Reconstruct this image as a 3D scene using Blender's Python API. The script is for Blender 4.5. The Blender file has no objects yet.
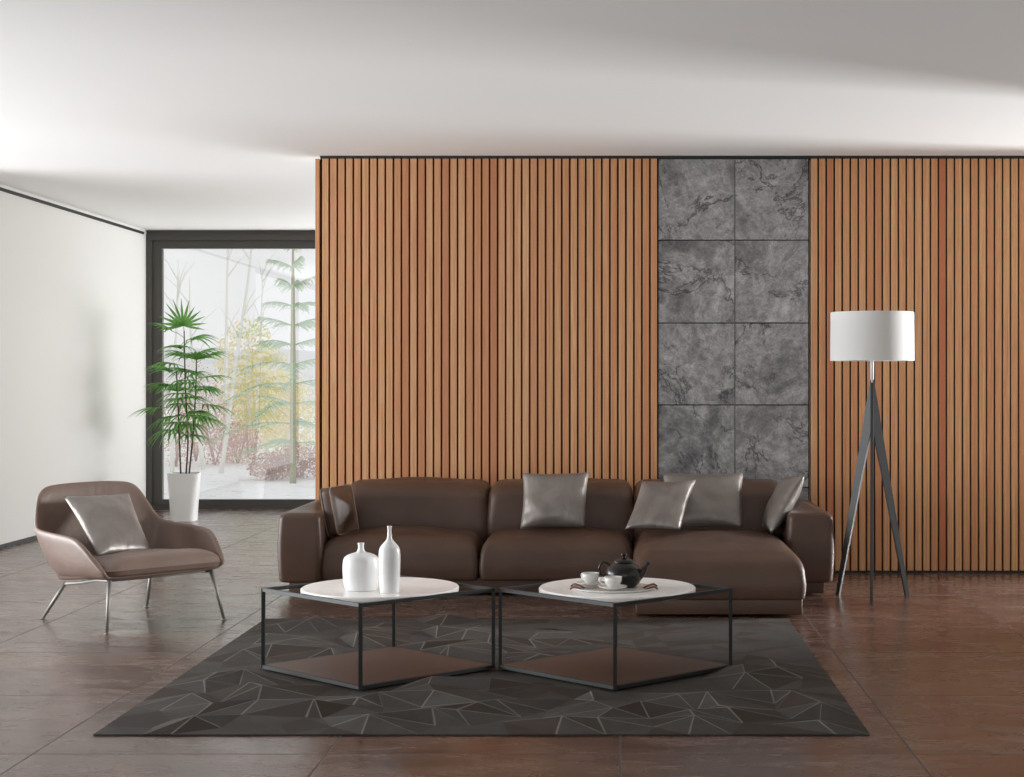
import bpy, bmesh, math, random
from mathutils import Vector, Matrix, noise

random.seed(7)
S = bpy.context.scene
C = S.collection
PI = math.pi
F, PX, PY, H = 1576.0, 620.0, 380.0, 1.274      # focal length in pixels, principal point, eye height


def at(px, py, Y):
    """point seen at a pixel of the photograph, Y metres in front of the eye"""
    return Vector(((px - PX) * Y / F, Y, H - (py - PY) * Y / F))


def lin(h):
    out = []
    for k in (0, 2, 4):
        c = int(h[k:k + 2], 16) / 255
        out.append(c / 12.92 if c <= .04045 else ((c + .055) / 1.055) ** 2.4)
    return (*out, 1)


# ------------------------------------------------------------------ objects
def obj(name, bm, m, parent=None, smooth=True, kind=None):
    me = bpy.data.meshes.new(name)
    bmesh.ops.recalc_face_normals(bm, faces=bm.faces[:])
    bm.to_mesh(me)
    bm.free()
    for x in (m if isinstance(m, (list, tuple)) else [m]):
        me.materials.append(x)
    if smooth:
        for p in me.polygons:
            p.use_smooth = True
    o = bpy.data.objects.new(name, me)
    C.objects.link(o)
    if parent:
        o.parent = parent
    if kind:
        o['kind'] = kind
    return o


def thing(name, label, cat, loc=(0, 0, 0), rz=0, group=None):
    o = bpy.data.objects.new(name, None)
    o.empty_display_size = .1
    C.objects.link(o)
    o.location = loc
    o.rotation_euler = (0, 0, rz)
    return tag(o, label, cat, group)


def tag(o, label, cat, group=None):
    o['label'] = label
    o['category'] = cat
    if group:
        o['group'] = group
    return o


def dup(root, loc, rz, label, group=None):
    r = root.copy()
    C.objects.link(r)
    r.location = loc
    r.rotation_euler = (0, 0, rz)
    r['label'] = label
    if group:
        r['group'] = group
    for ch in list(root.children):
        c = ch.copy()
        C.objects.link(c)
        c.parent = r
        for g in ch.children:
            d = g.copy()
            C.objects.link(d)
            d.parent = c
    return r


def sharp(o, deg=35):
    me = o.data
    bm = bmesh.new()
    bm.from_mesh(me)
    for e in bm.edges:
        if len(e.link_faces) == 2 and e.calc_face_angle(0) > math.radians(deg):
            e.smooth = False
    bm.to_mesh(me)
    bm.free()
    return o


# ------------------------------------------------------------------ shapes
def box(bm, x0, x1, y0, y1, z0, z1, mi=0):
    v = [bm.verts.new((x, y, z)) for x in (x0, x1) for y in (y0, y1) for z in (z0, z1)]
    for q in ((0, 1, 3, 2), (4, 6, 7, 5), (0, 4, 5, 1), (2, 3, 7, 6), (0, 2, 6, 4), (1, 5, 7, 3)):
        bm.faces.new([v[i] for i in q]).material_index = mi
    return v


def bevel(bm, w, seg=2):
    bmesh.ops.bevel(bm, geom=bm.edges[:], offset=w, segments=seg, affect='EDGES', profile=.5)


def tube(bm, pts, r, seg=10, cap=True):
    pts = [Vector(p) for p in pts]
    rr = r if isinstance(r, (list, tuple)) else [r] * len(pts)
    rings, up = [], None
    for i, p in enumerate(pts):
        d = (pts[min(i + 1, len(pts) - 1)] - pts[max(i - 1, 0)]).normalized()
        if up is None:
            up = Vector((0, 0, 1)) if abs(d.z) < .9 else Vector((1, 0, 0))
        a = (up - d * up.dot(d)).normalized()
        up = a
        b = d.cross(a)
        rings.append([bm.verts.new(p + (a * math.cos(t) + b * math.sin(t)) * rr[i])
                      for t in (2 * PI * k / seg for k in range(seg))])
    for A, B in zip(rings, rings[1:]):
        for k in range(seg):
            bm.faces.new((A[k], A[(k + 1) % seg], B[(k + 1) % seg], B[k]))
    if cap:
        bm.faces.new(rings[0][::-1])
        bm.faces.new(rings[-1])


def lathe(bm, prof, seg=40, c=(0, 0)):
    rings = []
    for r, z in prof:
        if r < 1e-5:
            rings.append([bm.verts.new((c[0], c[1], z))])
        else:
            rings.append([bm.verts.new((c[0] + r * math.cos(2 * PI * k / seg), c[1] + r * math.sin(2 * PI * k / seg), z))
                          for k in range(seg)])
    for A, B in zip(rings, rings[1:]):
        for k in range(seg):
            j = (k + 1) % seg
            f = [A[k % len(A)], A[j % len(A)], B[j % len(B)], B[k % len(B)]]
            f = [v for i, v in enumerate(f) if v not in f[:i]]
            if len(f) > 2:
                bm.faces.new(f)


def bez(pts, n=8):
    """Catmull-Rom through points"""
    P = [Vector(p) for p in pts]
    P = [P[0] * 2 - P[1]] + P + [P[-1] * 2 - P[-2]]
    out = []
    for i in range(1, len(P) - 2):
        for k in range(n):
            t = k / n
            a, b, c, d = P[i - 1:i + 3]
            out.append(.5 * ((2 * b) + (c - a) * t + (2 * a - 5 * b + 4 * c - d) * t * t + (3 * b - a - 3 * c + d) * t ** 3))
    out.append(P[-2])
    return out


def rrect(w, d, r, n=6, m=8):
    """outline of a rounded rectangle, m points a side and n a corner"""
    hw, hd = w / 2, d / 2
    r = min(r, hw * .98, hd * .98)
    pts = []
    for cx, cy, a0 in ((hw - r, hd - r, 0), (-hw + r, hd - r, 90), (-hw + r, -hd + r, 180), (hw - r, -hd + r, 270)):
        arc = [(cx + r * math.cos(math.radians(a0 + 90 * k / n)), cy + r * math.sin(math.radians(a0 + 90 * k / n))) for k in range(n + 1)]
        if pts:
            p, q = pts[-1], arc[0]
            pts += [(p[0] + (q[0] - p[0]) * k / m, p[1] + (q[1] - p[1]) * k / m) for k in range(1, m)]
        pts += arc
    p, q = pts[-1], pts[0]
    pts += [(p[0] + (q[0] - p[0]) * k / m, p[1] + (q[1] - p[1]) * k / m) for k in range(1, m)]
    return pts


def soft_box(bm, w, d, z0, z1, cr=.05, th=.1, tv=.1, br=.02, crown=.02, belly=.0, M=None, nz=5, kx=1.0):
    """upholstered block: rounded outline, softly rounded top (th in, tv down), crowned"""
    lv = []
    for k in range(4):                              # bottom rounding
        a = PI / 2 * k / 3
        lv.append((br * (1 - math.sin(a)), z0 + br * (1 - math.cos(a))))
    zt = z1 - tv
    for k in range(1, nz):
        t = k / nz
        lv.append((-belly * math.sin(PI * t), z0 + br + (zt - z0 - br) * t))
    for k in range(10):
        a = PI / 2 * k / 9
        lv.append((th * (1 - math.cos(a)), zt + tv * math.sin(a)))
    rings = []
    for ins, z in lv:
        rings.append([bm.verts.new((x, y, z)) for x, y in rrect(w - 2 * ins * (kx if ins > 0 else 1), d - 2 * ins, max(cr - ins * .3, .02) + max(0, ins) * .55)])
    top = lv[-1]
    base = [(v.co.x, v.co.y) for v in rings[-1]]
    for k in range(1, 7):
        s = 1 - k / 7
        rings.append([bm.verts.new((x * s, y * s, top[1] + crown * (1 - s * s) ** 2)) for x, y in base])
    for A, B in zip(rings, rings[1:]):
        n = len(A)
        for k in range(n):
            bm.faces.new((A[k], A[(k + 1) % n], B[(k + 1) % n], B[k]))
    c = bm.verts.new((0, 0, top[1] + crown))
    A = rings[-1]
    for k in range(len(A)):
        bm.faces.new((A[k], A[(k + 1) % len(A)], c))
    bm.faces.new(rings[0][::-1])
    if M is not None:
        bm.transform(M)


def pillow(bm, bl, br, tr, tl, thick, pinch=.06, n=22, seedv=0, sag=.0, crease=.004):
    """knife-edge cushion between four corners"""
    bl, br, tr, tl = map(Vector, (bl, br, tr, tl))
    nrm = ((br - bl) + (tr - tl)).cross((tl - bl) + (tr - br)).normalized()
    front, back = {}, {}
    for i in range(n + 1):
        for j in range(n + 1):
            u, v = i / n, j / n
            a, b = 2 * u - 1, 2 * v - 1
            # edges bow inwards between the corners
            uu = .5 + (a * (1 - pinch * (1 - b * b))) / 2
            vv = .5 + (b * (1 - pinch * (1 - a * a))) / 2
            p = bl.lerp(br, uu).lerp(tl.lerp(tr, uu), vv)
            h = ((1 - a ** 4) * (1 - b ** 4)) ** .62 * (.72 + .28 * (1 - a * a) * (1 - b * b))
            w = noise.noise(Vector((a * 2.1 + seedv * 7.3, b * 2.1, seedv))) * .010 * (1 - (a * b) ** 2)
            e = min(1 - abs(a), 1 - abs(b))
            w += crease * math.sin((a if abs(b) > abs(a) else b) * 17 + seedv) * max(0, 1 - e * 3.2) * min(1, e * 9) * .6
            p = p + Vector((0, 0, -sag * (1 - a * a) * max(0, b)))
            edge = i in (0, n) or j in (0, n)
            front[i, j] = bm.verts.new(p + nrm * (thick / 2 * h + (0 if edge else w)))
            back[i, j] = front[i, j] if edge else bm.verts.new(p - nrm * (thick / 2 * h - w * .5))
    for i in range(n):
        for j in range(n):
            k = ((i, j), (i + 1, j), (i + 1, j + 1), (i, j + 1))
            bm.faces.new([front[q] for q in k])
            q = [back[q] for q in k][::-1]
            try:
                bm.faces.new(q)
            except ValueError:
                pass


# ------------------------------------------------------------------ materials
def mat(name, base=None, rough=.5, metal=0, spec=.5, **kw):
    m = bpy.data.materials.new(name)
    m.use_nodes = True
    b = m.node_tree.nodes['Principled BSDF']
    if base:
        b.inputs['Base Color'].default_value = lin(base) if isinstance(base, str) else base
    b.inputs['Roughness'].default_value = rough
    b.inputs['Metallic'].default_value = metal
    b.inputs['Specular IOR Level'].default_value = spec
    for k, v in kw.items():
        b.inputs[k.replace('_', ' ')].default_value = v
    return m


class G:
    """small node-graph helper"""

    def __init__(self, m):
        self.t = m.node_tree
        self.b = self.t.nodes.get('Principled BSDF')

    def n(self, typ, **kw):
        x = self.t.nodes.new(typ)
        for k, v in kw.items():
            setattr(x, k, v)
        return x

    def link(self, a, b):
        self.t.links.new(a, b)

    def coord(self, scale=(1, 1, 1), out='Object'):
        tc = self.n('ShaderNodeTexCoord')
        mp = self.n('ShaderNodeMapping')
        mp.inputs['Scale'].default_value = scale
        self.link(tc.outputs[out], mp.inputs['Vector'])
        return mp.outputs['Vector']

    def noise(self, vec, scale, detail=4, rough=.55, dist=0):
        x = self.n('ShaderNodeTexNoise')
        x.inputs['Scale'].default_value = scale
        x.inputs['Detail'].default_value = detail
        x.inputs['Roughness'].default_value = rough
        x.inputs['Distortion'].default_value = dist
        self.link(vec, x.inputs['Vector'])
        return x.outputs['Fac']

    def ramp(self, fac, stops):
        r = self.n('ShaderNodeValToRGB')
        e = r.color_ramp.elements
        while len(e) < len(stops):
            e.new(.5)
        for x, (p, c) in zip(e, stops):
            x.position = p
            x.color = lin(c) if isinstance(c, str) else c
        self.link(fac, r.inputs['Fac'])
        return r.outputs['Color']

    def math(self, op, a, b=None, c=None):
        x = self.n('ShaderNodeMath', operation=op)
        for i, v in enumerate((a, b, c)):
            if v is None:
                continue
            if isinstance(v, (int, float)):
                x.inputs[i].default_value = v
            else:
                self.link(v, x.inputs[i])
        return x.outputs[0]

    def mix(self, fac, a, b, mode='MIX'):
        x = self.n('ShaderNodeMix', data_type='RGBA', blend_type=mode)
        for s, v in ((x.inputs['Factor'], fac), (x.inputs[6], a), (x.inputs[7], b)):
            if isinstance(v, (int, float)):
                s.default_value = v
            elif isinstance(v, (tuple, str)):
                s.default_value = lin(v) if isinstance(v, str) else v
            else:
                self.link(v, s)
        return x.outputs[2]

    def maprange(self, v, a, b, c, d):
        x = self.n('ShaderNodeMapRange')
        for i, q in enumerate((a, b, c, d)):
            x.inputs[i + 1].default_value = q
        self.link(v, x.inputs[0])
        return x.outputs[0]

    def bump(self, hgt, strength=.3, dist=.01, normal=None):
        x = self.n('ShaderNodeBump')
        x.inputs['Strength'].default_value = strength
        x.inputs['Distance'].default_value = dist
        self.link(hgt, x.inputs['Height'])
        if normal is not None:
            self.link(normal, x.inputs['Normal'])
        self.link(x.outputs['Normal'], self.b.inputs['Normal'])
        return x.outputs['Normal']

    def base(self, c):
        self.link(c, self.b.inputs['Base Color'])

    def sep(self, vec):
        x = self.n('ShaderNodeSeparateXYZ')
        self.link(vec, x.inputs[0])
        return x.outputs

    def comb(self, x, y, z):
        c = self.n('ShaderNodeCombineXYZ')
        for i, v in enumerate((x, y, z)):
            if isinstance(v, (int, float)):
                c.inputs[i].default_value = v
            else:
                self.link(v, c.inputs[i])
        return c.outputs[0]

    def white(self, vec, dims='3D'):
        w = self.n('ShaderNodeTexWhiteNoise', noise_dimensions=dims)
        self.link(vec, w.inputs['Vector'])
        return w


def m_plaster(name, col, s=.06):
    m = mat(name, col, .85, spec=.2)
    g = G(m)
    v = g.coord()
    g.bump(g.noise(v, 90, 3), s, .004)
    return m


M_ceil = m_plaster('white_ceiling_plaster', 'f3f2f0')
M_wall = m_plaster('white_wall_plaster', 'dddbd7')
M_black = mat('black_shadow_gap', '101010', .6)
M_frame = mat('dark_grey_window_metal', '47443f', .45)


def m_leather(name, c0, c1, rough=.4, grain=.12, spec=.45):
    m = mat(name, c0, rough, spec=spec)
    g = G(m)
    v = g.coord()
    g.base(g.ramp(g.noise(v, 3.2, 3), [(.3, c0), (.7, c1)]))
    vo = g.n('ShaderNodeTexVoronoi')
    vo.inputs['Scale'].default_value = 260
    g.link(v, vo.inputs['Vector'])
    n1 = g.bump(vo.outputs['Distance'], grain, .002)
    wr = g.noise(v, 7, 4, .6, 1.2)
    g.bump(wr, .16, .02, n1)
    r = g.maprange(g.noise(v, 5, 3), .3, .7, rough - .05, rough + .07)
    g.link(r, g.b.inputs['Roughness'])
    return m


M_sofa = m_leather('dark_brown_leather', '48342a', '533e32', .42, spec=.38)
M_chair = m_leather('taupe_brown_leather', '6c5950', '776459', .42)
M_piping = mat('pale_leather_piping', '8c7565', .5)


def m_satin():
    m = mat('grey_satin', '7d7671', .44, metal=.5, spec=.5, Anisotropic=.5)
    g = G(m)
    v = g.coord()
    g.base(g.ramp(g.noise(v, 9, 3), [(.3, '78716c'), (.7, '857e79')]))
    weave = g.noise(g.coord((60, 60, 700)), 1, 2)
    n1 = g.bump(weave, .10, .002)
    g.bump(g.noise(g.coord((26, 26, 9)), 1, 4, .55, 1.2), .30, .010, n1)
    return m


M_satin = m_satin()


def m_wood(name, a, b, c, pitch, x0):
    m = mat(name, a, .42, spec=.35)
    g = G(m)
    v = g.coord()
    x, y, z = g.sep(v)[:3]
    idx = g.math('FLOOR', g.math('DIVIDE', g.math('SUBTRACT', x, x0), pitch))
    w = g.white(g.comb(idx, 3.7, 1.1))
    off = g.math('MULTIPLY', w.outputs['Value'], 40)
    gv = g.comb(g.math('MULTIPLY', x, 130), g.math('MULTIPLY', y, 30), g.math('ADD', g.math('MULTIPLY', z, 1.1), off))
    gr = g.noise(gv, 1, 5, .6, .6)
    gv2 = g.comb(g.math('MULTIPLY', x, 420), g.math('MULTIPLY', y, 90), g.math('ADD', g.math('MULTIPLY', z, 5), off))
    fine = g.noise(gv2, 1, 3)
    tone = g.ramp(w.outputs['Value'], [(.0, c), (.22, b), (.5, a), (.8, a), (1, b)])
    dark = g.mix(g.maprange(gr, .38, .66, 0, .7), tone, c)
    col = g.mix(g.maprange(fine, .38, .66, .0, .5), dark, '96603c')
    g.base(col)
    g.bump(gr, .12, .003)
    return m


PITCH = .0529
M_wood = m_wood('warm_oak_slats', 'd4a87a', 'c8966a', 'ad6747', PITCH, -1.965)
M_backing = mat('black_felt_backing', '121110', .9)


def m_stone():
    m = mat('grey_slate_tile', '6f6e6e', .55, spec=.35)
    g = G(m)
    v = g.coord()
    x, y, z = g.sep(v)[:3]
    ix = g.math('FLOOR', g.math('DIVIDE', g.math('SUBTRACT', x, .2508), .505))
    iz = g.math('FLOOR', g.math('DIVIDE', g.math('SUBTRACT', z, .02), .545))
    w = g.white(g.comb(ix, 0.0, iz))
    vv = g.n('ShaderNodeVectorMath', operation='MULTIPLY_ADD')
    g.link(w.outputs['Color'], vv.inputs[0])
    vv.inputs[1].default_value = (30, 30, 30)
    g.link(v, vv.inputs[2])
    p = vv.outputs[0]
    big = g.noise(p, 2.6, 9, .68, .5)
    mid = g.noise(p, 13, 10, .74, .3)
    fine = g.noise(p, 75, 6, .75)
    col = g.ramp(big, [(.34, '848283'), (.46, 'a5a3a3'), (.5, 'b8b6b6'), (.53, 'a5a3a4'), (.66, 'cac8c7')])
    col = g.mix(.85, col, g.ramp(mid, [(.3, '2e2c2d'), (.48, '787777'), (.7, 'c4c3c3')]), 'SOFT_LIGHT')
    col = g.mix(.65, col, g.ramp(fine, [(.3, '404040'), (.7, 'bcbcbc')]), 'SOFT_LIGHT')
    # cleft edges and thin cracks that follow warped lines here and there
    cr = g.math('ABSOLUTE', g.math('SUBTRACT', g.noise(p, 1.7, 9, .66, .5), .5))
    line = g.math('MULTIPLY', g.maprange(cr, .0, .012, 1, 0), g.maprange(g.noise(p, 4, 2), .40, .52, 0, 1))
    col = g.mix(g.math('MULTIPLY', line, .85), col, '2b2a2b')
    g.base(col)
    hgt = g.math('SUBTRACT', g.math('ADD', big, g.math('MULTIPLY', mid, .5)), g.math('MULTIPLY', line, .25))
    g.bump(hgt, .5, .03)
    return m


M_stone = m_stone()
M_highlight = mat('painted_edge_highlight', '8d8d8c', .6)


def m_floor():
    m = mat('polished_brown_slate_floor', '6a5348', .3, spec=.8)
    g = G(m)
    v = g.coord()
    x, y, z = g.sep(v)[:3]
    fx = g.math('ADD', x, 20.0)
    fy = g.math('ADD', y, 19.633)
    ix, iy = g.math('FLOOR', fx), g.math('FLOOR', fy)
    w = g.white(g.comb(ix, iy, 0.5))
    vv = g.n('ShaderNodeVectorMath', operation='MULTIPLY_ADD')
    g.link(w.outputs['Color'], vv.inputs[0])
    vv.inputs[1].default_value = (50, 50, 50)
    g.link(v, vv.inputs[2])
    p = vv.outputs[0]
    mp = g.n('ShaderNodeMapping')
    mp.inputs['Scale'].default_value = (.75, 1.7, 1)
    mp.inputs['Rotation'].default_value = (0, 0, .25)
    g.link(p, mp.inputs['Vector'])
    p = mp.outputs['Vector']
    big = g.noise(p, 1.5, 7, .62, 1.0)
    mid = g.noise(p, 5.5, 7, .65, .6)
    fine = g.noise(p, 42, 4, .65)
    col = g.ramp(big, [(.3, '48332b'), (.44, '664940'), (.55, '7a6055'), (.68, '8b776b')])
    tint = g.ramp(w.outputs['Value'], [(0, '684638'), (.35, '685147'), (.7, '7a685f'), (1, '695d56')])
    col = g.mix(.42, col, tint)
    col = g.mix(.55, col, g.ramp(mid, [(.3, '4a4a4a'), (.5, '808080'), (.7, 'b4b4b4')]), 'SOFT_LIGHT')
    col = g.mix(.35, col, g.ramp(fine, [(.3, '606060'), (.7, 'a0a0a0')]), 'SOFT_LIGHT')
    # joints
    dx = g.math('ABSOLUTE', g.math('SUBTRACT', g.math('FRACT', g.math('ADD', fx, .5)), .5))
    dy = g.math('ABSOLUTE', g.math('SUBTRACT', g.math('FRACT', g.math('ADD', fy, .5)), .5))
    d = g.math('MINIMUM', dx, dy)
    j = g.maprange(d, .0025, .0045, 1, 0)
    g.base(g.mix(g.math('MULTIPLY', j, .75), col, '2a1f1a'))
    r = g.maprange(mid, .3, .7, .16, .34)
    r = g.math('ADD', r, g.math('MULTIPLY', j, .4))
    g.link(r, g.b.inputs['Roughness'])
    hgt = g.math('SUBTRACT', g.math('MULTIPLY', g.math('ADD', big, g.math('MULTIPLY', mid, .35)), .6), g.math('MULTIPLY', j, .3))
    g.bump(hgt, .16, .012)
    return m


M_floor = m_floor()


def m_rug(name, a, b):
    m = mat(name, a, .75, spec=.25)
    g = G(m)
    v = g.coord()
    patch = g.noise(v, 3.2, 5, .65, .8)
    fib = g.noise(g.coord((60, 320, 1)), 1, 3, .6)
    col = g.ramp(patch, [(.3, a), (.7, b)])
    col = g.mix(.5, col, g.ramp(fib, [(.3, '5a5a5a'), (.7, 'a8a8a8')]), 'SOFT_LIGHT')
    g.base(col)
    g.bump(g.noise(v, 420, 2), .35, .004)
    return m


M_rug = m_rug('charcoal_rug_pile', '3a3633', '4f4a46')
M_rug2 = m_rug('brown_rug_pile', '352c27', '42372f')
M_ridge = m_rug('grey_rug_ridges', '686460', '7a756f')
M_tblack = mat('black_powder_metal', '1d1e1e', .5, metal=.3)
M_shelf = mat('brown_lacquer_shelf', '4a352c', .5)


def m_marble():
    m = mat('white_marble', 'dddbd8', .3, spec=.4)
    g = G(m)
    v = g.coord()
    cr = g.math('ABSOLUTE', g.math('SUBTRACT', g.noise(v, 4, 6, .6, 1.5), .5))
    g.base(g.mix(g.maprange(cr, 0, .06, .35, 0), 'f7f5f2', 'dcd9d5'))
    return m


M_marble = m_marble()
M_ceramic = mat('white_glazed_ceramic', 'e4e4e4', .28, spec=.5)
M_cup = mat('white_porcelain', 'dedcd8', .2, spec=.5)
M_pot = mat('white_lacquered_pot', 'f4f4f2', .35)
M_tea = mat('black_cast_iron_glaze', '17130f', .24, spec=.4)
M_soil = mat('dark_potting_soil', '2a1f18', .95)
M_strap = mat('brown_leather_strap', '5c3322', .5)
M_lamppole = mat('white_lamp_metal', 'd4d4d2', .35)
M_lampleg = mat('charcoal_stained_wood', '2f3030', .5)
M_chrome = mat('satin_nickel', '85827d', .5, metal=.6)
M_dkplastic = mat('dark_plastic', '22201f', .5)
M_stem = mat('palm_cane', '4a3a26', .6)


def m_leaf(name, a, b, trans=.25):
    m = mat(name, a, .45, spec=.4)
    g = G(m)
    g.base(g.ramp(g.noise(g.coord(), 14, 2), [(.3, a), (.7, b)]))
    tr = g.n('ShaderNodeBsdfTranslucent')
    tr.inputs['Color'].default_value = lin(b)
    mx = g.n('ShaderNodeMixShader')
    mx.inputs[0].default_value = trans
    out = m.node_tree.nodes['Material Output']
    g.link(g.b.outputs[0], mx.inputs[1])
    g.link(tr.outputs[0], mx.inputs[2])
    g.link(mx.outputs[0], out.inputs['Surface'])
    return m


M_palm = m_leaf('palm_leaf_green', '528a3c', '7cb05e', .35)


def m_shade():
    m = mat('white_lamp_fabric', 'd6d5d3', .8, spec=.2)
    g = G(m)
    tr = g.n('ShaderNodeBsdfTranslucent')
    tr.inputs['Color'].default_value = lin('efeeea')
    mx = g.n('ShaderNodeMixShader')
    mx.inputs[0].default_value = .22
    g.link(g.b.outputs[0], mx.inputs[1])
    g.link(tr.outputs[0], mx.inputs[2])
    g.link(mx.outputs[0], m.node_tree.nodes['Material Output'].inputs['Surface'])
    return m


M_shade = m_shade()


def m_glass(veil=.16, refl=.25):
    m = mat('glass_with_haze_veil')
    g = G(m)
    m.node_tree.nodes.remove(g.b)
    t = g.n('ShaderNodeBsdfTransparent')
    gl = g.n('ShaderNodeBsdfGlossy')
    gl.inputs['Roughness'].default_value = 0
    tr = g.n('ShaderNodeBsdfTranslucent')
    tr.inputs['Color'].default_value = (.97, .97, .95, 1)
    a = g.n('ShaderNodeMixShader')
    a.inputs[0].default_value = veil  # milky veil added to wash out the garden as haze would
    b = g.n('ShaderNodeMixShader')
    b.inputs[0].default_value = refl
    g.link(t.outputs[0], a.inputs[1])
    g.link(tr.outputs[0], a.inputs[2])
    g.link(a.outputs[0], b.inputs[1])
    g.link(gl.outputs[0], b.inputs[2])
    g.link(b.outputs[0], m.node_tree.nodes['Material Output'].inputs['Surface'])
    return m


M_glass = m_glass()

# ------------------------------------------------------------------ the room
XL, XR, YB, YF, ZC = -4.68, 3.3, 15.56, -3.0, 2.755
WL0, WL1 = 1.5, 11.0                                # long glazing in the left wall, in front of the frame's left edge
YW = 10.40                                          # face of the slatted wall

b = bmesh.new(); box(b, XL - .3, XR + .3, YF, YB + .12, -.12, 0)
obj('floor', b, M_floor, smooth=False, kind='structure')
b = bmesh.new(); box(b, XL - .3, XR + .3, YF, YB + .12, ZC, ZC + .2)
obj('ceiling', b, M_ceil, smooth=False, kind='structure')
b = bmesh.new(); box(b, XL - .25, XL, WL1, YB + .12, 0, ZC); box(b, XL - .25, XL, YF, WL0, 0, ZC)
obj('wall_left', b, M_wall, smooth=False, kind='structure')
b = bmesh.new()
for x0, x1, z0, z1 in ((XL - .3, -4.0, 0, ZC), (2.8, XR + .3, 0, ZC), (-4.0, 2.8, 0, .7), (-4.0, 2.8, 2.62, ZC)):
    box(b, x0, x1, YF - .2, YF, z0, z1)
obj('wall_front', b, M_wall, smooth=False, kind='structure')  # opening cut to let the added front fill in
b = bmesh.new(); box(b, XL, XL + .012, WL1, YB - .1, 2.703, 2.727)
obj('trim_1', b, M_black, smooth=False, kind='structure')
b = bmesh.new(); box(b, XL, XL + .012, WL1, YB - .1, 0, .03)
obj('baseboard_left', b, M_black, smooth=False, kind='structure')
# partition that carries the slats
b = bmesh.new(); box(b, -1.98, XR, YW + .055, YW + .33, 0, ZC)
obj('wall_centre', b, M_wall, smooth=False, kind='structure')
b = bmesh.new(); box(b, -1.98, XR, YW + .004, YW + .05, 2.736, ZC - .001)
obj('trim_2', b, M_black, smooth=False, kind='structure')
b = bmesh.new(); box(b, -1.98, XR, YW + .004, YW + .05, 0, .016)
obj('baseboard_centre', b, M_black, smooth=False, kind='structure')
# right wall with a tall window towards the slatted wall
WY0, WY1 = 8.62, 10.25
b = bmesh.new()
box(b, XR, XR + .25, YF, WY0, 0, ZC)
box(b, XR, XR + .25, WY1, YB + .12, 0, ZC)
obj('wall_right', b, M_wall, smooth=False, kind='structure')
w2 = bmesh.new()
box(w2, XR + .08, XR + .14, WY0, WY0 + .05, 0, ZC)
box(w2, XR + .08, XR + .14, WY1 - .05, WY1, 0, ZC)
box(w2, XR + .08, XR + .14, WY0 + .05, WY1 - .05, 0, .05)
box(w2, XR + .08, XR + .14, WY0 + .05, WY1 - .05, ZC - .05, ZC)
obj('window_2', w2, M_frame, smooth=False, kind='structure')

w3 = bmesh.new()
for y in (WL0, (WL0 * 2 + WL1) / 3, (WL0 + WL1 * 2) / 3, WL1 - .07):
    box(w3, XL - .16, XL - .09, y, y + .07, 0, ZC)
box(w3, XL - .16, XL - .09, WL0, WL1, 0, .05)
box(w3, XL - .16, XL - .09, WL0, WL1, ZC - .06, ZC)
obj('window_3', w3, M_frame, smooth=False, kind='structure')

# ---- glazed garden wall behind the palm
win = bpy.data.objects.new('window_1', None); C.objects.link(win); win['kind'] = 'structure'
win.location = (XL, YB, 0)
WW = XR - XL
b = bmesh.new()
box(b, 0, .055, 0, .12, 0, 2.715)
box(b, WW - .055, WW, 0, .12, 0, 2.715)
box(b, .055, WW - .055, 0, .12, 2.655, 2.715)
box(b, .055, WW - .055, 0, .12, 0, .03)
box(b, 0, WW, .02, .12, 2.715, ZC)
obj('window_frame', b, M_frame, win, smooth=False)
for x0, x1 in ((.055, 3.2), (3.2, 5.6), (5.6, WW - .055)):
    b = bmesh.new()
    box(b, x0, x0 + .095, .03, .09, .03, 2.655)
    box(b, x1 - .095, x1, .03, .09, .03, 2.655)
    box(b, x0 + .095, x1 - .095, .03, .09, 2.575, 2.655)
    box(b, x0 + .095, x1 - .095, .03, .09, .03, .092)
    s = obj('sash', b, M_frame, win, smooth=False)
    b = bmesh.new()
    vs = [b.verts.new(p) for p in ((x0 + .095, .06, .092), (x1 - .095, .06, .092), (x1 - .095, .06, 2.575), (x0 + .095, .06, 2.575))]
    b.faces.new(vs)
    obj('glass_pane', b, M_glass, s, smooth=False)


# ---- slatted panels and stone panel
def slat_panel(x0, n, label):
    t = thing('wall_panel', label, 'wall panel', (0, 0, 0), 0, 'slatted wall panels')
    xe = x0 + n * PITCH
    b = bmesh.new(); box(b, (x0 + .002) if x0 > 0 else -1.9835, min(xe - .004, XR), YW + .03, YW + .05, .016, 2.735)
    obj('backing_board', b, M_backing, t, smooth=False)
    b = bmesh.new()
    for k in range(n):
        x = x0 + k * PITCH
        box(b, x, x + .0408, YW, YW + .03, .016, 2.735)
    bevel(b, .0012, 1)
    obj('slats', b, M_wood, t, smooth=False)
    return t


lp = slat_panel(-1.965, 42, 'wood slat wall panel left of the stone tiles')
b = bmesh.new(); box(b, -2.012, -1.984, YW + .004, YW + .05, 0, 2.735); bevel(b, .0015, 1)
obj('corner_slat', b, M_wood, lp, smooth=False)
slat_panel(-1.965 + 61 * PITCH, 38, 'wood slat wall panel behind the floor lamp, right of the stone tiles')

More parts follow.
